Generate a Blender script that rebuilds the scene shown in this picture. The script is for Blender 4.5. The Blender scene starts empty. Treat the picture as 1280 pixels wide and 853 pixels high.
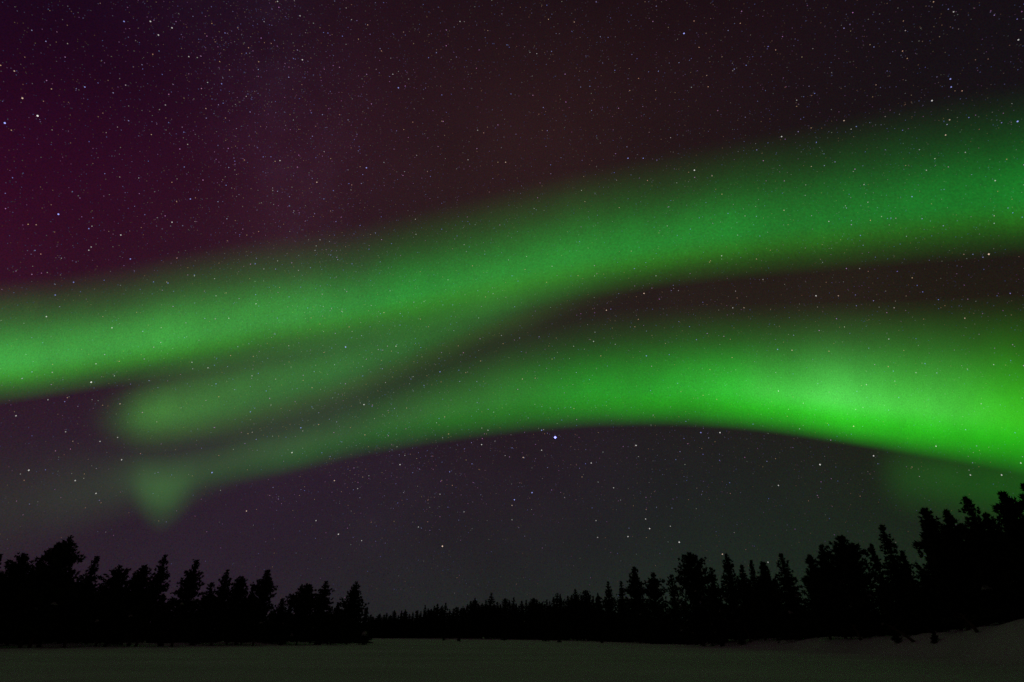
import bpy, math, random
import numpy as np
from mathutils import Vector

# ------------------------------------------------------------------ camera
SC = bpy.context.scene
COL = SC.collection
EYE = 1.6
PITCH = math.radians(27.4)
W, H = 1280.0, 853.0
LENS = 20.0
F = LENS / 36.0 * W
cam_d = bpy.data.cameras.new('camera'); cam_d.lens = LENS; cam_d.sensor_width = 36.0
cam_d.clip_start = 0.1; cam_d.clip_end = 400000.0
cam = bpy.data.objects.new('camera', cam_d); COL.objects.link(cam)
cam.location = (0, 0, EYE); cam.rotation_euler = (math.radians(90) + PITCH, 0, 0)
SC.camera = cam
SC.view_settings.view_transform = 'Standard'; SC.view_settings.look = 'None'
SC.view_settings.exposure = 0.0; SC.view_settings.gamma = 1.0; SC.view_settings.use_curve_mapping = False
SC.cycles.use_denoising = False
SC.cycles.transparent_max_bounces = 24
SC.cycles.max_bounces = 5; SC.cycles.diffuse_bounces = 3

def ray(px, py):
    """unit direction in the world through a point of the photograph"""
    x = (px - W / 2) / F; y = (H / 2 - py) / F
    d = Vector((x, math.cos(PITCH) - y * math.sin(PITCH), math.sin(PITCH) + y * math.cos(PITCH)))
    return d.normalized()

def lin(c):
    out = []
    for v in c:
        v /= 255.0
        out.append(v / 12.92 if v <= 0.04045 else ((v + 0.055) / 1.055) ** 2.4)
    return tuple(out)

# ------------------------------------------------------------------ node helper
class NT:
    def __init__(s, tree):
        s.t = tree; s.n = tree.nodes; s.l = tree.links
    def put(s, sock, v):
        if isinstance(v, bpy.types.NodeSocket): s.l.new(v, sock)
        elif v is not None: sock.default_value = v
    def math(s, op, a, b=None, clamp=False):
        m = s.n.new('ShaderNodeMath'); m.operation = op; m.use_clamp = clamp
        s.put(m.inputs[0], a)
        if b is not None: s.put(m.inputs[1], b)
        return m.outputs[0]
    def vec(s, op, a, b=None, scale=None):
        m = s.n.new('ShaderNodeVectorMath'); m.operation = op
        s.put(m.inputs[0], a)
        if b is not None: s.put(m.inputs[1], b)
        if scale is not None: s.put(m.inputs['Scale'], scale)
        return m.outputs['Value'] if op == 'DOT_PRODUCT' else m.outputs['Vector']
    def ramp(s, fac, stops, interp='B_SPLINE'):
        r = s.n.new('ShaderNodeValToRGB'); e = r.color_ramp
        e.interpolation = interp
        while len(e.elements) > 1: e.elements.remove(e.elements[-1])
        for i, (p, c) in enumerate(stops):
            el = e.elements[0] if i == 0 else e.elements.new(p)
            el.position = p
            el.color = (*c, 1) if isinstance(c, tuple) else (c, c, c, 1)
        s.put(r.inputs[0], fac)
        return r.outputs[0]
    def noise(s, vec, scale, detail=2, rough=0.5, out=0):
        n = s.n.new('ShaderNodeTexNoise'); n.inputs['Scale'].default_value = scale
        n.inputs['Detail'].default_value = detail; n.inputs['Roughness'].default_value = rough
        if vec is not None: s.put(n.inputs['Vector'], vec)
        return n.outputs[out]

# ------------------------------------------------------------------ the night sky (world)
# colours of the clear sky by direction: (photo x, photo y, sRGB, sharpness)
SKY = [
    (20, 30, (5, 8, 18)), (60, 140, (31, 4, 31)), (40, 250, (58, 3, 38)), (30, 330, (60, 16, 36)),
    (200, 170, (43, 11, 35)), (250, 40, (18, 9, 24)),
    (330, 270, (60, 24, 38)), (470, 130, (42, 20, 31)), (640, 30, (17, 10, 17)),
    (680, 180, (50, 28, 30)), (620, 250, (50, 30, 32)), (900, 130, (40, 22, 27)), (960, 30, (18, 9, 16)), (1150, 120, (30, 19, 26)),
    (1260, 20, (13, 7, 14)), (1270, 150, (22, 20, 24)),
    (1150, 350, (48, 38, 24)), (960, 360, (46, 36, 27)), (850, 390, (48, 36, 32)), (620, 440, (46, 38, 36)),
    (150, 405, (32, 22, 30)), (400, 385, (32, 24, 28)), (600, 320, (30, 22, 24)), (800, 295, (24, 18, 20)), (1000, 262, (16, 14, 18)), (1200, 240, (9, 14, 18)),
    (600, 505, (24, 19, 18)), (850, 485, (24, 22, 18)), (1050, 500, (32, 28, 24)), (1240, 520, (18, 16, 8)),
    (60, 520, (44, 26, 44)), (330, 480, (48, 32, 46)), (150, 660, (45, 29, 46)), (20, 640, (44, 36, 42)),
    (380, 640, (46, 25, 48)), (600, 580, (45, 23, 45)), (560, 670, (34, 28, 37)),
    (750, 600, (38, 26, 41)), (900, 570, (29, 26, 33)), (900, 660, (29, 34, 33)), (1080, 640, (27, 38, 29)),
    (1230, 690, (26, 46, 27)), (650, 730, (29, 42, 31)), (900, 740, (30, 48, 30)), (460, 760, (32, 41, 34)), (200, 720, (38, 34, 40)),
]
world = bpy.data.worlds.new('World'); SC.world = world; world.use_nodes = True
w = NT(world.node_tree); w.n.clear()
tc = w.n.new('ShaderNodeTexCoord'); D = w.vec('NORMALIZE', tc.outputs['Generated'])
pts = [(ray(a, b), lin(c), 60.0) for a, b, c in SKY]
pts += [(Vector((0, -.95, .3)).normalized(), lin((36, 31, 29)), 4.0),      # added unseen warm glow low behind the viewer, offsets green on the snow
        (Vector((0, -.4, .9)).normalized(), lin((35, 27, 28)), 4.0)]  # its unseen overhead part, likewise added to light the snow
csum = wsum = None
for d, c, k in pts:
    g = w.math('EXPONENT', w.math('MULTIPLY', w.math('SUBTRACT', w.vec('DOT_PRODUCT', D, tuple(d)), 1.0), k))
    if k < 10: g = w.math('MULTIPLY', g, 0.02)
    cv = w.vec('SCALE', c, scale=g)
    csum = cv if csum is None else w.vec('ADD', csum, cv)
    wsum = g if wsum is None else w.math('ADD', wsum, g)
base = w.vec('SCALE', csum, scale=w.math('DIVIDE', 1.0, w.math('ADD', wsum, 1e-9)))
# Milky Way: a faint clumpy belt on a great circle
nrm = ray(335, 90).cross(ray(475, 560)).normalized()
q = w.math('DIVIDE', w.vec('DOT_PRODUCT', D, tuple(nrm)), 0.085)
belt = w.math('EXPONENT', w.math('MULTIPLY', w.math('MULTIPLY', q, q), -1.0))
clump = w.math('POWER', w.noise(D, 14.0, 5, 0.65), 2.2)
mw = w.vec('SCALE', (0.013, 0.008, 0.016), scale=w.math('MULTIPLY', w.math('MULTIPLY', belt, clump), w.math('MULTIPLY', w.vec('DOT_PRODUCT', D, (0, 0, 1)), 1.4)))
# mottled airglow, and fine coloured grain imitating sensor noise
mott = w.math('ADD', w.math('MULTIPLY', w.noise(D, 7.0, 3, 0.5), 0.36), 0.82)
fine = w.vec('ADD', w.vec('SCALE', w.vec('SUBTRACT', w.noise(D, 620.0, 1, 0.5, 1), (.5, .5, .5)), scale=1.3), (1, 1, 1))
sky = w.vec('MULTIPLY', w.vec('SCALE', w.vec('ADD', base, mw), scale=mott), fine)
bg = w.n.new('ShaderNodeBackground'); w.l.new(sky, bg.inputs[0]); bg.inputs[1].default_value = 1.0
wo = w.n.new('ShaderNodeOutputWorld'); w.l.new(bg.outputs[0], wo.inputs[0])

# ------------------------------------------------------------------ materials
def principled(name, rough):
    m = bpy.data.materials.new(name); m.use_nodes = True
    nt = NT(m.node_tree); b = m.node_tree.nodes['Principled BSDF']
    b.inputs['Roughness'].default_value = rough
    return m, nt, b

def mat_noise(name, c0, c1, scale, rough=0.85, bump=0.0):
    m, nt, b = principled(name, rough)
    co = nt.n.new('ShaderNodeTexCoord').outputs['Object']
    n = nt.noise(co, scale, 4, 0.6)
    nt.l.new(nt.ramp(n, [(0.3, c0), (0.7, c1)], 'EASE'), b.inputs['Base Color'])
    if bump:
        bp = nt.n.new('ShaderNodeBump'); bp.inputs['Strength'].default_value = bump
        nt.l.new(n, bp.inputs['Height']); nt.l.new(bp.outputs[0], b.inputs['Normal'])
    b.inputs['Specular IOR Level'].default_value = 0.1
    return m

M_NEEDLE = mat_noise('pine_needles', (.022, .030, .018), (.045, .055, .030), 1.5)
M_BARK = mat_noise('pine_bark', (.05, .035, .025), (.11, .07, .045), 6.0, bump=.5)
M_BSNOW = mat_noise('branch_snow', (.26, .26, .25), (.42, .42, .40), 3.0)

m, nt, b = principled('lake_snow', 0.8)
co = nt.n.new('ShaderNodeTexCoord').outputs['Object']
mp = nt.n.new('ShaderNodeMapping'); nt.l.new(co, mp.inputs[0]); mp.inputs['Scale'].default_value = (.35, 1.0, 1.0)
n1 = nt.noise(mp.outputs[0], 0.09, 4, 0.55); n2 = nt.noise(mp.outputs[0], 0.9, 5, 0.6)
nt.l.new(nt.ramp(n1, [(.3, (.50, .495, .49)), (.7, (.64, .635, .63))], 'EASE'), b.inputs['Base Color'])
bp = nt.n.new('ShaderNodeBump'); bp.inputs['Strength'].default_value = .35; bp.inputs['Distance'].default_value = .25
nt.l.new(nt.math('ADD', nt.math('MULTIPLY', n1, 1.5), n2), bp.inputs['Height']); nt.l.new(bp.outputs[0], b.inputs['Normal'])
b.inputs['Specular IOR Level'].default_value = 0.15
M_SNOW = m

# ------------------------------------------------------------------ object helpers
def mesh_obj(name, verts, faces, mat, parent=None, smooth=False):
    me = bpy.data.meshes.new(name)
    me.from_pydata(np.asarray(verts).tolist(), [], faces if isinstance(faces, list) else faces.tolist())
    me.materials.append(mat)
    if smooth: me.polygons.foreach_set('use_smooth', [True] * len(me.polygons))
    o = bpy.data.objects.new(name, me); COL.objects.link(o)
    if parent: o.parent = parent
    return o

def tag(o, label=None, cat=None, group=None, kind=None):
    if label: o['label'] = label
    if cat: o['category'] = cat
    if group: o['group'] = group
    if kind: o['kind'] = kind
    return o

def empty(name, loc):
    o = bpy.data.objects.new(name, None); o.location = loc; o.empty_display_size = .5
    COL.objects.link(o); return o

def copy_tree(src, loc, rot, scale):
    r = src.copy(); COL.objects.link(r); r.location = loc; r.rotation_euler = (0, 0, rot); r.scale = scale
    for ch in src.children:
        c = ch.copy(); COL.objects.link(c); c.parent = r
        for g in ch.children:
            d = g.copy(); COL.objects.link(d); d.parent = c
    return r

# ------------------------------------------------------------------ the snow: a frozen lake and its low wooded banks
def smooth01(t):
    t = np.clip(t, 0, 1); return t * t * (3 - 2 * t)

def ground(x, y):
    x = np.asarray(x, float); y = np.asarray(y, float)
    r = np.hypot(x, y); az = np.degrees(np.arctan2(x, y))
    front = smooth01((90 - np.abs(az)) / 40)
    # shore distance by azimuth
    shore = np.interp(az, [-180, -60, -45, -30, -17, -12, 0, 10, 18, 25, 32, 37, 42, 60, 180],
                      [140, 125, 120, 122, 135, 330, 330, 205, 112, 84, 68, 56, 45, 42, 60])
    bank = np.interp(az, [-60, -45, -20, -10, 0, 10, 20, 24, 28, 32, 35, 38.6, 42, 60], [.35, .35, .4, .4, .3, .4, .95, 1.25, 1.4, 1.5, 1.75, 2.45, 2.9, 3.1])
    rise = smooth01((r - shore) / (6 + .04 * shore))
    h = bank * rise + np.clip(r - shore, 0, 400) * .004 * smooth01((az - 25) / 12) * 4
    drift = .05 * np.sin(x * .31 + 1.7 * np.sin(y * .11)) * np.sin(y * .23 + .6) + .03 * np.sin(x * .83 + y * .37)
    mounds = .16 * rise * (np.sin(x * .9 + 2 * np.sin(y * .4)) * np.sin(y * .75 + 1.1))
    return h * front + drift * smooth01(r / 15) + mounds * front

rings = np.concatenate([[0.0], np.geomspace(1.5, 9000, 230)])
seg = 540
azs = np.linspace(0, 2 * math.pi, seg, endpoint=False)
X = np.outer(rings[1:], np.sin(azs)); Y = np.outer(rings[1:], np.cos(azs))
Z = ground(X, Y)
V = np.concatenate([[[0, 0, 0]], np.stack([X, Y, Z], -1).reshape(-1, 3)])
fc = [[0, 1 + (j + 1) % seg, 1 + j] for j in range(seg)]
for i in range(len(rings) - 2):
    a = 1 + i * seg; b_ = a + seg
    fc += [[a + j, a + (j + 1) % seg, b_ + (j + 1) % seg, b_ + j] for j in range(seg)]
tag(mesh_obj('snow_field', V, fc, M_SNOW, smooth=True), kind='structure')

# ------------------------------------------------------------------ aurora: tall thin curtains of glowing air
def smooth_interp(xs, ys, q, sig=35):
    """curve through control points, rounded"""
    off = np.linspace(-1.6 * sig, 1.6 * sig, 15); wgt = np.exp(-(off / sig) ** 2)
    return sum(np.interp(q + o, xs, ys) * k for o, k in zip(off, wgt)) / wgt.sum()

def aurora(name, label, ctrl, prof, colours, lowtint, gain=1.0, sig=35, alt=10000.0, rays=0.42):
    """ctrl: (x, lower edge y, upper edge y, brightness). The curtain's foot hangs at one altitude and rises straight up."""
    a = np.array(ctrl, float); x0, x1 = a[0, 0], a[-1, 0]
    nu, nv = 160, 40
    us = np.linspace(0, 1, nu); xs = x0 + us * (x1 - x0)
    lo = smooth_interp(a[:, 0], a[:, 1], xs, sig); up = smooth_interp(a[:, 0], a[:, 2], xs, sig)
    verts = []; uv = []
    for i in range(nu):
        dl = ray(xs[i], lo[i]); hd = alt / (dl.z / math.hypot(dl.x, dl.y))
        for j in range(nv):
            v = j / (nv - 1)
            d = ray(xs[i], lo[i] + (up[i] - lo[i]) * v); k = hd / math.hypot(d.x, d.y)
            verts.append((d.x * k, d.y * k, d.z * k + EYE)); uv.append((us[i], v))
    faces = [[i * nv + j, (i + 1) * nv + j, (i + 1) * nv + j + 1, i * nv + j + 1] for i in range(nu - 1) for j in range(nv - 1)]
    m = bpy.data.materials.new(name + '_light'); m.use_nodes = True
    t = NT(m.node_tree); t.n.clear()
    uvn = t.n.new('ShaderNodeUVMap').outputs[0]
    sp = t.n.new('ShaderNodeSeparateXYZ'); t.l.new(uvn, sp.inputs[0]); u, v = sp.outputs[0], sp.outputs[1]
    bri = t.ramp(u, [((c[0] - x0) / (x1 - x0), float(c[3])) for c in ctrl], 'B_SPLINE')
    pr = t.ramp(v, [(0.0, 0.0), (.012, 0.0)] + prof[1:-1] + [(.965, 0.0), (1.0, 0.0)], 'B_SPLINE')
    mp = t.n.new('ShaderNodeMapping'); t.l.new(uvn, mp.inputs[0]); mp.inputs['Scale'].default_value = ((x1 - x0) / 120, 1.3, 1)
    wav = t.math('ADD', t.math('MULTIPLY', t.noise(mp.outputs[0], 1.2, 4, .55), rays * 2), 1 - rays)
    col = t.ramp(u, colours, 'EASE')
    mix = t.n.new('ShaderNodeMix'); mix.data_type = 'RGBA'
    t.l.new(t.ramp(v, [(0.0, 1.0), (.16, .9), (.34, 0.0)], 'EASE'), mix.inputs[0]); t.l.new(col, mix.inputs[6]); mix.inputs[7].default_value = (*lowtint, 1)
    em = t.n.new('ShaderNodeEmission'); t.l.new(mix.outputs[2], em.inputs[0])
    # fine grain across the glow, imitating sensor noise
    gr = t.noise(t.n.new('ShaderNodeNewGeometry').outputs['Position'], .013, 1, .5)
    st = t.math('MULTIPLY', t.math('MULTIPLY', bri, pr), t.math('MULTIPLY', wav, t.math('ADD', t.math('MULTIPLY', gr, .7), .65)))
    t.l.new(t.math('MULTIPLY', st, gain), em.inputs[1])
    tr = t.n.new('ShaderNodeBsdfTransparent'); ad = t.n.new('ShaderNodeAddShader')
    t.l.new(em.outputs[0], ad.inputs[0]); t.l.new(tr.outputs[0], ad.inputs[1])
    out = t.n.new('ShaderNodeOutputMaterial'); t.l.new(ad.outputs[0], out.inputs[0])
    o = mesh_obj(name, verts, faces, m, smooth=True)
    ul = o.data.uv_layers.new(name='UVMap')
    li = np.zeros(len(o.data.loops), int); o.data.loops.foreach_get('vertex_index', li)
    ul.data.foreach_set('uv', np.array(uv)[li].ravel())
    tag(o, label, 'aurora', 'green aurora bands in the night sky')
    return o

P_ARC = [(0, 0.0), (.06, .09), (.14, .30), (.22, .72), (.31, 1.0), (.42, .88), (.54, .52), (.66, .25), (.80, .09), (.90, .025), (1, 0.0)]
P_EDGE = [(0, 0.0), (.035, .08), (.075, .27), (.12, .50), (.19, .82), (.27, 1.0), (.35, .93), (.45, .69), (.57, .38), (.70, .16), (.85, .04), (1, 0.0)]
P_SOFT = [(0, 0.0), (.12, .15), (.28, .65), (.42, 1.0), (.58, .75), (.75, .3), (.9, .06), (1, 0.0)]

aurora('aurora_band', 'long upper green aurora band rising across the whole sky from left to right',
       [(-320, 532, 320, .20), (-120, 522, 342, .32), (0, 508, 346, .37), (60, 500, 340, .34), (150, 486, 326, .31), (230, 474, 308, .32), (300, 462, 294, .29), (450, 434, 274, .23),
        (600, 400, 238, .23), (700, 382, 212, .24), (850, 359, 180, .21), (1000, 345, 152, .18), (1150, 332, 118, .17), (1280, 322, 96, .19), (1450, 306, 80, .2), (1600, 296, 70, .1)],
       P_ARC, [(0, (.06, 1, .10)), (.3, (.085, 1, .10)), (.45, (.035, 1, .09)), (.7, (.008, 1, .08)), (1, (.004, 1, .05))], (.07, 1, .02))
aurora('aurora_streak', 'short dim green aurora streak with a rounded left end, branching under the upper band',
       [(90, 560, 486, 0.0), (118, 560, 484, 0.0), (148, 566, 474, .04), (175, 568, 462, .15), (205, 567, 450, .19), (300, 552, 420, .17), (400, 526, 388, .15), (500, 484, 362, .13), (600, 442, 322, .11), (700, 406, 296, .06), (790, 380, 280, 0.0), (830, 372, 275, 0.0)],
       P_SOFT, [(0, (.20, 1, .10)), (.5, (.10, 1, .10)), (1, (.10, 1, .12))], (.22, 1, .08), sig=22)
aurora('aurora_band', 'lower green aurora band with an arched crisp lower edge, brightest at its right end',
       [(215, 618, 530, 0.0), (240, 616, 528, .01), (290, 610, 508, .032), (350, 598, 490, .05), (450, 574, 450, .09), (550, 557, 418, .13), (650, 544, 390, .19),
        (750, 536, 384, .26), (850, 535, 378, .36), (950, 542, 376, .54), (1030, 554, 374, .65), (1120, 569, 372, .65), (1230, 588, 366, .56), (1290, 600, 362, .53), (1450, 650, 370, .45), (1600, 690, 330, .2)],
       P_EDGE, [(0, (.26, 1, .18)), (.2, (.13, 1, .10)), (.38, (.02, 1, .03)), (.5, (.04, 1, .05)), (.54, (.08, 1, .08)), (.60, (.11, 1, .11)), (.68, (.10, 1, .08)), (.77, (.065, 1, .02)), (1, (.04, 1, .01))], (.02, 1, .003))
aurora('aurora_fold', 'small pointed green aurora fold hanging down above the left trees',
       [(110, 612, 552, 0.0), (135, 620, 550, 0.0), (162, 638, 550, .012), (180, 662, 550, .07), (202, 672, 548, .10), (222, 660, 545, .08), (248, 632, 538, .038), (300, 614, 522, .03), (370, 600, 505, .03), (430, 590, 495, 0.0), (470, 585, 490, 0.0)],
       P_SOFT, [(0, (.24, 1, .16)), (1, (.18, 1, .16))], (.22, 1, .14), sig=11)
aurora('aurora_veil', 'very faint greenish aurora veil low in the sky at the left edge',
       [(-260, 740, 550, .01), (-60, 730, 535, .012), (40, 700, 535, .013), (110, 672, 538, .024), (160, 655, 540, .030), (200, 645, 540, .022), (250, 630, 525, 0.0), (290, 630, 520, 0.0)],
       P_SOFT, [(0, (.40, 1, .2)), (1, (.35, 1, .3))], (.4, 1, .25))
aurora('aurora_patch', 'faint green aurora patch under the bright right end, just above the tall right pines',
       [(1070, 640, 520, 0.0), (1092, 640, 520, 0.0), (1112, 648, 520, .02), (1135, 655, 520, .045), (1180, 660, 520, .05), (1230, 665, 520, .06), (1300, 680, 525, .07), (1420, 700, 540, .05), (1550, 720, 560, 0.0), (1600, 720, 560, 0.0)],
       P_SOFT, [(0, (.10, 1, .06)), (.5, (.02, 1, .01)), (1, (.01, 1, .005))], (.10, 1, .03), sig=18)

# ------------------------------------------------------------------ stars
rng = np.random.default_rng(11)
R_STAR = 150000.0
OCT = np.array([(1, 0, 0), (-1, 0, 0), (0, 1, 0), (0, -1, 0), (0, 0, 1), (0, 0, -1)], float)
OCF = np.array([(0, 2, 4), (2, 1, 4), (1, 3, 4), (3, 0, 4), (2, 0, 5), (1, 2, 5), (3, 1, 5), (0, 3, 5)])
m = bpy.data.materials.new('starlight'); m.use_nodes = True; t = NT(m.node_tree); t.n.clear()
at = t.n.new('ShaderNodeAttribute'); at.attribute_name = 'star_light'
em = t.n.new('ShaderNodeEmission'); t.l.new(at.outputs['Color'], em.inputs[0])
out = t.n.new('ShaderNodeOutputMaterial'); t.l.new(em.outputs[0], out.inputs[0])
m.cycles.emission_sampling = 'NONE'
M_STAR = m

def star_mesh(name, dirs, size_px, light):
    dirs = np.asarray(dirs); n = len(dirs)
    rad = R_STAR * np.asarray(size_px) / F
    v = (dirs * R_STAR)[:, None, :] + OCT[None] * rad[:, None, None]
    f = (np.arange(n) * 6)[:, None, None] + OCF[None]
    o = mesh_obj(name, v.reshape(-1, 3), f.reshape(-1, 3), M_STAR)
    ca = o.data.attributes.new('star_light', 'FLOAT_COLOR', 'POINT')
    rgba = np.ones((n, 6, 4)); rgba[:, :, :3] = np.asarray(light)[:, None, :]
    ca.data.foreach_set('color', rgba.ravel())
    return o

# bright stars at their places: x, y, brightness 0..1, tint (w white, b blue, o orange)
BRIGHT = """6 154 .8 b;28 123 .6 o;47 145 .8 w;18 89 .4 o;73 268 .75 b;111 286 .4 b;114 309 .35 w;155 27 .5 b;188 27 .55 w;198 44 .5 w;215 35 .5 w;
236 71 .4 w;106 109 .45 b;378 75 .55 w;277 105 .4 b;498 110 .6 b;458 210 .65 b;396 228 .5 o;350 201 .45 w;238 249 .5 b;163 324 .5 b;151 294 .5 w;215 278 .5 w;
111 313 .4 w;92 353 .4 b;69 369 .4 b;632 203 .5 o;585 200 .35 w;597 163 .35 w;491 93 .35 w;375 20 .4 w;347 2 .4 w;575 27 .35 w;855 42 .75 b;
868 213 .7 w;785 198 .55 b;804 198 .45 b;977 171 .55 w;1188 99 .55 b;1189 109 .5 b;1165 126 .6 w;1272 152 .65 b;1236 318 .7 o;1273 50 .5 w;1192 15 .4 w;
1187 150 .4 o;1182 169 .45 o;1055 151 .45 o;805 367 .6 o;758 388 .55 o;902 320 .45 w;980 263 .4 o;1020 370 .6 w;1048 370 .35 o;930 385 .35 o;694 547 1.0 b;
432 434 .7 b;495 433 .5 w;455 506 .6 w;376 535 .5 b;313 515 .4 b;143 470 .3 w;114 478 .75 w;147 547 .35 w;36 588 .6 w;152 575 .5 w;94 601 .5 w;
120 617 .5 w;265 591 .6 b;418 601 .5 o;395 651 .4 w;365 566 .6 w;308 639 .5 o;423 668 .55 w;553 683 .7 o;500 581 .55 w;602 556 .55 w;610 538 .4 w;677 538 .5 b;677 563 .5 w;
654 572 .55 o;739 579 .55 w;795 557 .65 w;767 610 .4 w;665 616 .6 b;643 625 .6 b;640 632 .35 o;876 541 .55 b;900 541 .65 w;1025 581 .7 w;1092 570 .6 w;973 607 .5 w;
812 661 .6 w;785 671 .5 w;849 678 .65 w;807 649 .45 w;903 693 .5 o;960 703 .4 w;1067 533 .5 o;973 489 .5 w;808 445 .5 b;972 437 .45 b;990 438 .45 o;916 385 .4 w;
1170 558 .5 w;1213 594 .5 w;1252 594 .55 w;1276 579 .5 w;1083 481 .4 w;1145 466 .3 w;1206 398 .35 o;1111 424 .35 w;742 427 .45 w;717 433 .3 w;653 474 .4 o;550 465 .5 b;
590 580 .3 b;562 590 .35 b;447 611 .3 w;550 618 .3 w;580 640 .3 w;523 659 .35 w;452 676 .35 w;640 650 .25 w;745 651 .3 w;747 672 .3 w;838 658 .3 w;
640 345 .3 b;690 333 .35 w;793 336 .35 b;820 345 .3 w;890 220 .35 o;910 267 .3 b;1036 277 .4 w;1140 246 .4 b;1244 226 .4 w;1080 231 .3 w;1158 213 .3 w;520 293 .3 w;
320 380 .45 w;286 398 .4 w;243 345 .35 w;210 354 .35 b;319 330 .35 b;270 370 .3 w;480 391 .4 o;530 377 .3 w;560 350 .3 w;440 330 .3 b;400 300 .3 w;
58 396 .5 w;140 410 .5 w;120 455 .4 w;240 453 .4 w;260 460 .4 w;270 480 .35 b;315 470 .35 w;150 505 .35 o;60 500 .3 w;20 520 .45 w;82 540 .35 w;125 552 .4 w""".replace('\n', '')
TINT = {'w': (1, .97, .93), 'b': (.50, .55, 1.4), 'o': (1.15, .82, .62)}
rows = [r.split() for r in BRIGHT.split(';') if r.strip()]
dirs, size, light = [], [], []
for r in rows:
    bx, by, br, tn = float(r[0]), float(r[1]), float(r[2]), r[3]
    if br == 1.0: continue
    dirs.append(ray(bx, by)); size.append(.60 + .55 * br ** 1.6); c = np.array(TINT[tn]); light.append(c * (.22 + 1.0 * br ** 2))
# the rest of the starry hemisphere
N = 85000
d = rng.normal(size=(N, 3)); d /= np.linalg.norm(d, axis=1)[:, None]; d[:, 2] = np.abs(d[:, 2])
NM = 30000                                     # crowding along the Milky Way
e1 = np.array(ray(335, 90)); nz = np.array(nrm); e2 = np.cross(nz, e1)
ang = rng.uniform(0, 2 * math.pi, NM)
dm = np.cos(ang)[:, None] * e1 + np.sin(ang)[:, None] * e2 + nz * rng.normal(0, .10, NM)[:, None]
dm /= np.linalg.norm(dm, axis=1)[:, None]; dm = dm[dm[:, 2] > 0]
d = np.concatenate([d, dm]); d = d[d[:, 2] > .05]
n = len(d)
mag = rng.pareto(1.75, n)                      # few bright, very many faint
L = np.clip(.028 + .038 * mag, 0, .34) * np.clip((d[:, 2] - .02) / .28, .3, 1)
tints = np.array([TINT['w'], (.72, .66, 1.3), TINT['b'], (1.3, .78, .5), (1.15, .52, 1.15)])
c = tints[rng.integers(0, 5, n)] * rng.uniform(.85, 1.15, (n, 3))
dirs = np.concatenate([np.array(dirs), d]); size = np.concatenate([size, .50 + .26 * np.clip(L, 0, 1)])
light = np.concatenate([np.array(light), c * L[:, None]])
tag(star_mesh('stars', dirs, size, light), 'countless small white, blue and orange stars strewn over the whole night sky', 'stars', kind='stuff')
tag(star_mesh('star', [ray(694, 547)], [1.75], [np.array((.8, .85, 3.0))]),
    'brightest blue-white star, just below the arched edge of the lower aurora band', 'star')

# ------------------------------------------------------------------ trees
def tube(pts_, rads, n=7):
    pts_ = np.asarray(pts_, float); v = []; f = []
    for i, p in enumerate(pts_):
        dr = pts_[min(i + 1, len(pts_) - 1)] - pts_[max(i - 1, 0)]; dr /= np.linalg.norm(dr) + 1e-9
        a = np.cross(dr, (0, 0, 1) if abs(dr[2]) < .9 else (1, 0, 0)); a /= np.linalg.norm(a); b2 = np.cross(dr, a)
        for k in range(n):
            th = 2 * math.pi * k / n
            v.append(p + rads[i] * (math.cos(th) * a + math.sin(th) * b2))
    for i in range(len(pts_) - 1):
        for k in range(n):
            f.append([i * n + k, i * n + (k + 1) % n, (i + 1) * n + (k + 1) % n, (i + 1) * n + k])
    f.append(list(range(n))[::-1]); f.append([(len(pts_) - 1) * n + k for k in range(n)])
    return v, f

def tufts(rg, cen, rad, K, up=.35, width=.34, along=None):
    """needle clumps: K short pointed blades round each centre"""
    n = len(cen)
    dr = rg.normal(size=(n, K, 3)); dr[:, :, 2] += up
    if along is not None: dr += along[:, None, :] * 1.3
    dr /= np.linalg.norm(dr, axis=2)[:, :, None]
    ln = rad[:, None, None] * rg.uniform(.55, 1.15, (n, K, 1))
    side = np.cross(dr, rg.normal(size=(n, K, 3))); side /= np.linalg.norm(side, axis=2)[:, :, None] + 1e-9
    c = cen[:, None, :]; wd = rad[:, None, None] * width
    jit = rg.normal(size=(n, K, 3)) * rad[:, None, None] * .25
    a = c + jit - dr * ln * .2 + side * wd; b2 = c + jit - dr * ln * .2 - side * wd; tip = c + jit + dr * ln
    v = np.stack([a, b2, tip], 2).reshape(-1, 3)
    return v, np.arange(len(v)).reshape(-1, 3)

def snow_pad(rg, p, r):
    """a flattened lump of snow lying on a branch"""
    n, rows_ = 9, 4; v = []; st = rg.uniform(.7, 1.5); a0 = rg.uniform(0, 6.28)
    for i in range(rows_):
        for k in range(n):
            th = 2 * math.pi * k / n; e = i / (rows_ - 1) * 1.45
            q = r * math.cos(e) * (1 + .22 * math.sin(3 * th + a0))
            v.append((p[0] + q * st * math.cos(th), p[1] + q * math.sin(th), p[2] + r * (.85 * math.sin(e) - .35 * (q / r) ** 2)))
    f = [[i * n + k, i * n + (k + 1) % n, (i + 1) * n + (k + 1) % n, (i + 1) * n + k] for i in range(rows_ - 1) for k in range(n)]
    f += [list(range(n))[::-1], [(rows_ - 1) * n + k for k in range(n)]]
    return v, f

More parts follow.
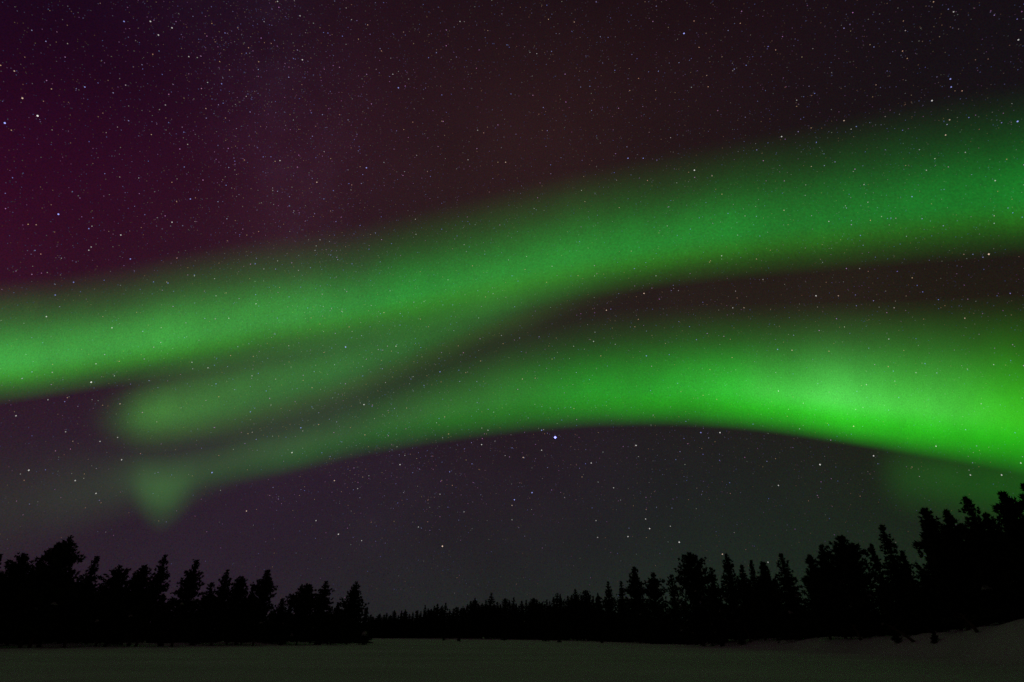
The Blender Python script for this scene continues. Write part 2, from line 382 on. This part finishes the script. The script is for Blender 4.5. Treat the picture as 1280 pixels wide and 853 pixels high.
def build_tree(name, kind, h, wid, lean=0.0, seed=0, base=.12, dens=1.0, snow=0, loc=(0, 0, 0), label=None, cat=None, group=None):
    """a conifer: tapered trunk with limbs, crown of needle clumps on every branch. lean = sideways drift of the top in metres"""
    rg = np.random.default_rng(seed)
    r0 = max(.07, h * .013)
    bend = rg.normal(0, .012 * h, 2)
    def axis(tt):
        return np.array([lean * tt ** 1.3 + bend[0] * math.sin(tt * 2.6), bend[1] * math.sin(tt * 3.0), h * tt])
    ts = np.linspace(0, .985, 10)
    tv, tf = tube([axis(q) - (0, 0, .35 if q == 0 else 0) for q in ts], [r0 * (1.35 if q == 0 else 1) * (1 - .93 * q) + .012 for q in ts], 8)
    R = wid / 2
    step = {'pine': .023, 'spruce': .020, 'column': .021}[kind] / dens ** .5
    step = max(step, .24 / h)
    cen, rad, sn, alo = [], [], [], []
    ph = rg.uniform(0, 6.28, 4)
    tt = base
    while tt < .995:
        s = (tt - base) / (1 - base)
        if kind == 'pine':
            prof = .84 + .16 * math.sin(min(s / .5, 1) * math.pi / 2) if s < .5 else max(.10, (1 - ((s - .5) / .52) ** 1.25)) ** .95
            prof *= 1 + .15 * math.sin(ph[0] + tt * 17) + .10 * math.sin(ph[1] + tt * 37)
            el = math.radians(8 + 34 * s + rg.normal(0, 9))
        elif kind == 'spruce':
            prof = (1 - s) ** .75 * .97 + .06
            prof *= 1 + .16 * math.sin(ph[0] + tt * 30)
            el = math.radians(-14 + 36 * s + rg.normal(0, 6))
        else:
            prof = max(.07, 1 - s ** 1.45) ** .85 * (.8 + .2 * min(1, s * 3))
            prof *= 1 + .13 * math.sin(ph[0] + tt * 21) + .09 * math.sin(ph[2] + tt * 44)
            el = math.radians(2 + 36 * s + rg.normal(0, 8))
        nb = int(rg.integers(5, 8))
        a0 = rg.uniform(0, 6.28)
        for k in range(nb):
            az = a0 + 2 * math.pi * k / nb + rg.normal(0, .3)
            ln = R * prof * rg.uniform(.66, 1.06) * (1 + .14 * math.sin(2 * az + ph[3]) * (kind == 'pine'))
            if rg.random() < .10: ln *= .5
            o = axis(tt); dv = np.array([math.cos(az) * math.cos(el), math.sin(az) * math.cos(el), math.sin(el)])
            sag = -.10 if kind == 'spruce' else .06
            tipd = o + dv * ln + (0, 0, sag * ln)
            if ln > .5 and k < 4:
                bv, bf = tube([o, o + dv * ln * .5, tipd], [r0 * .28 * (1 - .7 * tt), r0 * .17 * (1 - .7 * tt), .012], 4)
                nn = len(tv); tv = tv + bv; tf = tf + [[i + nn for i in q] for q in bf]
            m_ = max(2, int(round(ln / .27 * dens)))
            for q in np.linspace(.15 if ln > .6 else .35, 1.0, m_):
                sp_ = rg.normal(0, .10 * ln * q + .04, 3); sp_[2] *= .45
                p = o + dv * ln * q + (0, 0, sag * ln * q * q) + sp_
                cen.append(p); alo.append(dv * (.4 + q) + (0, 0, .25)); rad.append((.25 + .14 * rg.random()) * min(1, .5 + ln * .4) * (1.1 if kind == 'pine' else 1.0))
                if snow and .5 < q < .9 and .08 < tt < .5 and rg.random() < snow: sn.append(p + (0, 0, .10))
        tt += step * rg.uniform(.75, 1.25)
    cen.append(axis(.985)); rad.append(.28); cen.append(axis(1.0) - (0, 0, .12)); rad.append(.18 if kind != 'pine' else .3); alo += [np.array((0, 0, 1.0))] * 2
    cen = np.array(cen); rad = np.array(rad) * max(1.0, (h / 16) ** .5)
    root = empty(name, loc)
    mesh_obj('trunk', tv, tf, M_BARK, root)
    cv, cf = tufts(rg, cen, rad, 13, up=.1, width=.26, along=np.array(alo))
    cr = mesh_obj('crown', cv, cf, M_NEEDLE, root)
    if len(sn):
        for p in sn:
            sv, sf = snow_pad(rg, p, rg.uniform(.16, .34)); mesh_obj('branch_snow', sv, sf, M_BSNOW, cr, smooth=True)
    tag(root, label, cat or ('spruce' if kind == 'spruce' else 'pine'), group)
    return root

def spot(px, py, dist):
    """ground point `dist` metres away under a skyline point, and the height that reaches it"""
    d = ray(px, py); hh = math.hypot(d.x, d.y)
    x, y = d.x / hh * dist, d.y / hh * dist
    g = float(ground(x, y)); top = EYE + dist * d.z / hh
    depth = y * math.cos(PITCH) + (top - EYE) * math.sin(PITCH)
    return x, y, g, top - g, depth / F

GL, GM, GR = 'pines of the left stand', 'trees of the far treeline', 'pines of the right stand'
# skyline x, skyline y, crown width px, kind, distance m, lean (fraction of height, + = to the right), snow, label
MAIN = [
 (2, 693, 20, 'column', 122, .00, 0, 'slim dark pine cut by the left edge of the frame'),
 (31, 693, 34, 'pine', 124, .03, .01, 'round-topped black pine, second from the left edge of the photo'),
 (52, 697, 24, 'column', 128, .03, 0, 'slim black pine squeezed against the tallest left pine on its left side'),
 (73, 679, 28, 'pine', 121, .02, 0, 'slightly lower twin crown leaning on the tallest pine of the left stand'),
 (88, 672, 38, 'pine', 120, .03, .01, 'tallest pine of the left stand, ragged crown with a branch sticking out right'),
 (122, 696, 26, 'column', 124, .05, 0, 'pointed black pine leaning right, next after the tallest left pine'),
 (150, 708, 28, 'pine', 125, .01, .02, 'low flat-topped pine with a gap under its crown, in the left stand'),
 (180, 708, 27, 'pine', 128, .01, .01, 'low round-topped pine just left of the tall narrow twin-tipped pine'),
 (205, 693, 26, 'column', 122, .04, .01, 'tall narrow pine with a blunt double tip in the left stand'),
 (246, 700, 34, 'column', 123, .05, .02, 'broad free-standing black pine with open sky on both sides, left stand'),
 (265, 728, 17, 'spruce', 135, .0, 0, 'short pointed tree in the gap right of the broad free-standing left pine'),
 (285, 712, 24, 'column', 128, .01, .01, 'pointed dark pine joined to a flat shelf of branches on its right'),
 (303, 721, 22, 'pine', 132, .03, 0, 'lower pine forming a flat dark shelf between two taller left pines'),
 (316, 731, 16, 'column', 134, .0, 0, 'short dark pine at the left foot of the knobbly-topped pine'),
 (336, 713, 24, 'pine', 129, .03, .01, 'knobbly-topped narrow pine, last tall one before the low gap of the left stand'),
 (353, 748, 14, 'spruce', 138, .0, 0, 'small pointed tree in the low gap of the left stand, its left one'),
 (364, 753, 14, 'column', 140, .0, 0, 'small blunt tree in the low gap of the left stand, its right one'),
 (385, 731, 28, 'pine', 134, .04, .02, 'rough-topped pine third from the right end of the left stand'),
 (408, 727, 21, 'spruce', 136, .01, .01, 'narrow spire-shaped spruce near the right end of the left stand'),
 (423, 753, 14, 'column', 142, .0, 0, 'small tree between the spire-shaped spruce and the last big left pine'),
 (446, 729, 30, 'column', 136, .06, .02, 'last big pine of the left stand, leaning right beside open sky'),
 (459, 759, 9, 'spruce', 140, .02, 0, 'thin little spruce at the very right end of the left stand'),
 # far treeline
 (615, 741, 14, 'spruce', 345, .0, 0, 'pointed spruce standing clear above the distant treeline at the middle'),
 (594, 749, 16, 'pine', 350, .0, 0, 'dark blunt tree in the distant treeline just left of its pointed spruce'),
 (632, 748, 14, 'pine', 340, .0, 0, 'blunt distant tree just right of the pointed spruce in the far treeline'),
 (643, 747, 13, 'column', 335, .0, 0, 'narrow distant tree, second right of the pointed spruce of the far treeline'),
 (667, 748, 18, 'pine', 300, .0, 0, 'wide rounded distant tree midway between the pointed spruce and the right stand'),
 (697, 741, 15, 'spruce', 260, .0, 0, 'sharp distant spruce where the far treeline begins to climb to the right'),
 (719, 738, 17, 'pine', 232, .0, 0, 'dark rounded tree at the climbing end of the far treeline, left of a broad one'),
 (732, 738, 20, 'pine', 225, .0, .01, 'broad flat-topped tree at the climbing end of the far treeline'),
 # right stand
 (760, 727, 20, 'column', 190, .0, .01, 'leftmost clearly taller tree of the right stand, stepped crown'),
 (776, 726, 14, 'spruce', 180, .0, 0, 'thin needle-tipped spruce left of the first big round pine on the right'),
 (792, 709, 24, 'pine', 160, .0, .01, 'first big round-topped pine of the right stand'),
 (817, 716, 25, 'pine', 150, .0, 0, 'lower lumpy pine leaning on the first big round pine on the right'),
 (838, 719, 17, 'column', 142, .0, 0, 'short slim tree in the notch left of the broad stepped pine'),
 (862, 692, 42, 'pine', 120, -.02, .04, 'broad stepped pine with pale snow on its lower right branches'),
 (889, 710, 17, 'spruce', 118, .0, .03, 'small tree wedged between two broad pines of the right stand'),
 (908, 692, 32, 'column', 112, -.01, .03, 'pyramid-shaped pine in the middle of the right stand'),
 (928, 706, 16, 'pine', 110, .0, 0, 'low shoulder tree clinging to the right of the pyramid-shaped pine'),
 (939, 701, 16, 'column', 106, .0, 0, 'slim blunt pine left of a low level run of crowns on the right'),
 (954, 703, 24, 'pine', 104, .0, .01, 'level-topped pine with a star sitting at its crown edge'),
 (977, 692, 26, 'spruce', 98, -.02, .01, 'steep pointed tree left of the deep notch in the right stand'),
 (1012, 694, 24, 'pine', 90, -.02, 0, 'lower left shoulder crown of the two massive pines right of the notch'),
 (1027, 681, 26, 'pine', 89, -.02, .01, 'left of the two massive round pines beyond the deep notch'),
 (1051, 671, 46, 'pine', 86, -.03, .01, 'right of the two massive round pines, wide black dome'),
 (1090, 681, 17, 'column', 80, -.03, 0, 'short blunt tree hugging the tall spire from its left'),
 (1102, 657, 26, 'spruce', 78, -.05, .0, 'tall sharp spire leaning left, alone between two heavy crowns'),
 (1128, 689, 20, 'column', 76, -.03, .01, 'lower tree filling the dip right of the tall leaning spire'),
 (1154, 636, 36, 'pine', 71, -.04, .02, 'heavy-crowned tall pine, first of the tall group at the right'),
 (1180, 638, 28, 'pine', 72, -.03, .01, 'ragged flat-topped pine between the two tallest spires at the right'),
 (1206, 622, 36, 'spruce', 67, -.04, .01, 'tall pointed tree with long branches reaching right, in the right group'),
 (1233, 641, 26, 'pine', 68, -.03, .01, 'lower spreading pine in the gap before the last two right trees'),
 (1254, 616, 38, 'pine', 63, -.04, .01, 'very tall ragged pine second from the right edge'),
 (1279, 606, 36, 'pine', 60, -.04, 0, 'tallest tree of all, cut by the right edge of the photo'),
]
NAMES = {'pine': 'pine_tree', 'column': 'pine_tree', 'spruce': 'spruce_tree'}
for i, (px, py, wp, kind, dist, lean, snow, label) in enumerate(MAIN):
    x, y, g, h, mpp = spot(px, py, dist)
    wid = wp * mpp * (1.25 if kind == 'spruce' else 1.05)
    L_ = lean * h
    # lean across the line of sight: the foot stands back by the drift of the top
    sx, sy = y / dist, -x / dist
    g2 = float(ground(x - sx * L_, y - sy * L_)); h += g - g2
    grp = GL if i < 22 else (GM if i < 30 else GR)
    root = build_tree(NAMES[kind], kind, h, wid * ((1.5 if i < 30 else 1.3) if h > 8 else 1.15), L_, 100 + i, base=.10 if i < 22 or i > 46 else .06,
                      dens=1.0 if dist < 200 else .7, snow=snow, loc=(x - sx * L_, y - sy * L_, g2 - .05), label=label, group=grp)
    root.rotation_euler = (0, 0, -math.atan2(x, y))

# second rows: copies of a few trees kept below the skyline
rnd = random.Random(5)
PROTO = {}
def filler(px, py, dist, kind, label, group, wp):
    x, y, g, h, mpp = spot(px, py, dist)
    key = (kind, rnd.randrange(3), h > 9)
    rot = rnd.uniform(0, 6.28)
    if key not in PROTO:
        hh = 14.0 if key[2] else 6.5
        t_ = build_tree(NAMES[kind], kind, hh, 4.6 if key[2] else 2.4, 0, 900 + len(PROTO), base=.06, dens=.9,
                        loc=(x, y, g - .05), label=label, group=group)
        PROTO[key] = (t_, hh, 4.6 if key[2] else 2.4)
        o = t_
        o.rotation_euler = (0, 0, rot)
    else:
        o = copy_tree(PROTO[key][0], (x, y, g - .05), rot, (1, 1, 1))
        o['label'] = label; o['group'] = group; o['category'] = 'spruce' if kind == 'spruce' else 'pine'
    s = wp * mpp / PROTO[key][2]
    o.scale = (s, s, h / PROTO[key][1])
    return o

ENV_X = [-40, 0, 15, 60, 105, 133, 165, 190, 220, 258, 300, 320, 346, 367, 394, 416, 440, 455, 470, 520, 570, 620, 660, 710, 745, 785, 804, 827, 846, 882, 897, 932, 970, 996, 1040, 1082, 1113, 1135, 1170, 1195, 1240, 1262, 1330]
ENV_Y = [700, 702, 706, 700, 712, 724, 720, 722, 744, 738, 734, 742, 750, 755, 750, 757, 758, 766, 771, 762, 757, 754, 753, 746, 743, 736, 722, 730, 734, 718, 722, 718, 710, 724, 694, 724, 694, 696, 645, 650, 652, 630, 612]
def dist_left(px): return float(np.interp(px, [0, 250, 460], [124, 128, 142]))
def dist_right(px): return float(np.interp(px, [460, 615, 700, 790, 862, 950, 1050, 1150, 1280], [365, 345, 255, 160, 120, 105, 86, 72, 61]))
px = -14.0
while px < 462:
    e = float(np.interp(px, ENV_X, ENV_Y))
    filler(px, e + rnd.uniform(3, 24), dist_left(px) + rnd.uniform(5, 26), rnd.choice(['pine', 'column', 'spruce']),
           'shorter black conifer merged into the dark mass behind the left front row', 'dark trees behind the left front row', rnd.uniform(20, 30))
    px += rnd.uniform(9, 14)
px = 464.0
while px < 750:
    e = float(np.interp(px, ENV_X, ENV_Y))
    filler(px, e + rnd.uniform(-5, 4), dist_right(px) + rnd.uniform(0, 10), rnd.choice(['column', 'pine', 'pine', 'column', 'spruce']),
           'small distant conifer, one of many alike in the low far treeline', 'even small conifers of the far treeline', rnd.uniform(10, 16))
    px += rnd.uniform(3.4, 6.0)
px = 752.0
while px < 1300:
    e = float(np.interp(px, ENV_X, ENV_Y))
    filler(px, e + rnd.uniform(12, 44), dist_right(px) + rnd.uniform(4, 22), rnd.choice(['pine', 'column', 'spruce']),
           'shorter black conifer merged into the dark mass behind the right front row', 'dark trees behind the right front row', rnd.uniform(22, 34))
    px += rnd.uniform(9, 14)

# the deep forest behind, one dark mass
rg = np.random.default_rng(77)
cen, rad, tv, tf = [], [], [], []
for k in range(1500):
    px = rg.uniform(-260, 1520)
    e = float(np.interp(px, ENV_X, ENV_Y)); e += rg.uniform(2, 26) if 464 < px < 760 else (rg.uniform(10, 40) if px < 800 else rg.uniform(34, 90))
    dd = (dist_left(px) if px < 462 else dist_right(px)) + rg.uniform(12, 60)
    x, y, g, h, mpp = spot(px, min(e, 775), dd)
    h = max(h, 3.0)
    n = int(h * 3.2); tt = rg.uniform(.04, 1, n)
    ww = (1.0 - .75 * tt) * min(h * .16, 2.6)
    az = rg.uniform(0, 6.28, n)
    cen.append(np.stack([x + np.cos(az) * ww * rg.uniform(.2, 1, n), y + np.sin(az) * ww * rg.uniform(.2, 1, n), g + tt * h], 1))
    rad.append(np.full(n, .55 * max(1, mpp / .14 * .6)) * (1.1 - .5 * tt))
    v_, f_ = tube([(x, y, g - .3), (x, y, g + h * .8)], [.14, .03], 5)
    nn = len(tv); tv += v_; tf += [[i + nn for i in q] for q in f_]
for k in range(900):
    a = math.radians(rg.uniform(46, 150)) * (1 if k % 2 else -1); dd = (52 if a > 0 else 118) + rg.uniform(0, 45)
    x, y = dd * math.sin(a), dd * math.cos(a); g = float(ground(x, y)); h = rg.uniform(13, 21)
    n = int(h * 3.2); tt = rg.uniform(.04, 1, n); ww = (1.0 - .75 * tt) * h * .14; az = rg.uniform(0, 6.28, n)
    cen.append(np.stack([x + np.cos(az) * ww * rg.uniform(.2, 1, n), y + np.sin(az) * ww * rg.uniform(.2, 1, n), g + tt * h], 1))
    rad.append(np.full(n, .6) * (1.1 - .5 * tt))
    v_, f_ = tube([(x, y, g - .3), (x, y, g + h * .8)], [.14, .03], 5)
    nn = len(tv); tv += v_; tf += [[i + nn for i in q] for q in f_]
cv, cf = tufts(rg, np.concatenate(cen), np.concatenate(rad), 9, width=.5)
fo = mesh_obj('forest', cv, cf, M_NEEDLE)
tag(fo, 'deep black conifer forest filling the background behind both stands of trees', 'forest', kind='stuff')
tag(mesh_obj('trunks', tv, tf, M_BARK, fo), kind='stuff')

# saplings and bushes along the edge of the snow
SMALL = [
 (52, 800, 807, 'pair-high dark bush at the snow edge below the tallest left pines'),
 (133, 801, 809, 'small black sapling alone on the snow edge under the pointed leaning pine'),
 (163, 799, 807, 'low dark shrub on the snow edge under the low flat-topped pine'),
 (203, 796, 807, 'dark bush at the foot of the tall narrow double-tipped pine'),
 (243, 795, 807, 'widest dark bush at the foot of the broad free-standing left pine'),
 (296, 799, 806, 'thin sapling poking into the snow under the flat branch shelf'),
 (352, 797, 807, 'dark sapling on the snow edge in the low gap of the left stand'),
 (400, 798, 804, 'low twiggy shrub on the snow edge under the spire-shaped spruce'),
 (555, 794, 801, 'lone dark shrub on the snow before the left part of the far treeline'),
 (574, 794, 802, 'second small shrub on the snow before the far treeline, right of the lone one'),
 (630, 792, 801, 'wide dark bush on the snow below the distant pointed spruce'),
 (682, 793, 802, 'wide dark bush on the snow where the far treeline starts to climb'),
 (699, 796, 803, 'thin sapling on the snow below the sharp distant spruce'),
 (752, 795, 804, 'upright small sapling on the snow left of the right stand'),
 (901, 794, 800, 'small twiggy shrub lying on the snow below the pyramid-shaped pine'),
 (925, 790, 801, 'dark bush on the snow right of the pyramid-shaped pine'),
 (1118, 786, 800, 'bush beside the slanting bare trunk on the right snow bank'),
 (1165, 788, 799, 'round dark bush on the rising snow bank below the heavy-crowned pine'),
]
def ground_at(px, py):
    """march the view ray until it meets the snow"""
    d = ray(px, py); s = 15.0
    while s < 500:
        if EYE + d.z * s <= float(ground(d.x * s, d.y * s)): break
        s += .5
    return s * math.hypot(d.x, d.y)
for i, (px, yt, yb, label) in enumerate(SMALL):
    dist = min(ground_at(px, yb), (dist_left(px) if px < 462 else dist_right(px)) - 1)
    x, y, g, h, mpp = spot(px, yt, dist)
    h = max(h, .6)
    o = build_tree('shrub', 'column' if i % 3 else 'spruce', h * (.75 if px > 1100 else 1.1), max(h * .6, (10 if 'wid' in label else 5) * mpp), rnd.uniform(-.15, .15), 400 + i,
                   base=.08, dens=.55, snow=.03, loc=(x, y, g - .03), label=label, cat='shrub', group='small shrubs along the edge of the snow')

# the snow-capped bush at the right end of the left stand
x, y, g, h, mpp = spot(456, 788, 132)
o = build_tree('snowy_shrub', 'column', h, 11 * mpp, 0, 611, base=.05, snow=0, loc=(x, y, g - .03),
               label='small bush under a pale dome of snow where the left stand ends', cat='shrub')
rg = np.random.default_rng(3)
uu, vv = np.meshgrid(np.linspace(0, 2 * math.pi, 18, endpoint=False), np.linspace(.02, 1, 8))
rr = np.sin(vv * 1.5) * 3.6 * mpp
cap = np.stack([np.cos(uu) * rr * (1 + .12 * np.sin(3 * uu)), np.sin(uu) * rr, h * .62 + h * .36 * np.cos(vv * 1.5)], -1).reshape(-1, 3)
cf = [[i * 18 + j, i * 18 + (j + 1) % 18, (i + 1) * 18 + (j + 1) % 18, (i + 1) * 18 + j] for i in range(7) for j in range(18)] + [list(range(18))]
mesh_obj('snow_cap', cap, cf, M_BSNOW, o, smooth=True)

# bare trunks standing or leaning at the snow edge on the right
def bare_trunk(px, py, dx, top, label):
    dist = ground_at(px, py); x, y, g, h, mpp = spot(px, top, dist)
    root = empty('bare_trunk', (x, y, g - .1)); root.rotation_euler = (0, 0, -math.atan2(x, y))
    lx = dx * mpp
    p = [np.array([lx * q + .05 * math.sin(q * 5), .12 * h * q, h * q]) for q in np.linspace(0, 1, 7)]
    v_, f_ = tube(p, [.16 * (1 - .6 * q) for q in np.linspace(0, 1, 7)], 8)
    mesh_obj('trunk', v_, f_, M_BARK, root)
    bv, bf = [], []
    for q, s, ln in ((.55, 1, .6), (.72, -1, .8), (.86, 1, .45), (.93, -1, .4)):
        o_ = p[0] + (p[-1] - p[0]) * q
        v_, f_ = tube([o_, o_ + (s * ln * .6, .2, .1), o_ + (s * ln, .3, .28)], [.05, .03, .01], 5)
        nn = len(bv); bv += v_; bf += [[i + nn for i in r] for r in f_]
    mesh_obj('branches', bv, bf, M_BARK, root)
    tag(root, label, 'tree trunk', 'bare trunks at the snow edge on the right')
bare_trunk(1137, 807, -22, 780, 'bare trunk slanting steeply to the left on the right snow bank')
bare_trunk(935, 804, -4, 782, 'short bare trunk at the snow edge below the low level crowns')
bare_trunk(1071, 802, -4, 780, 'short bare trunk at the snow edge below the wide black dome')
bare_trunk(1213, 797, -10, 765, 'bare leaning trunk on the bank below the tall tree with long right-hand branches')
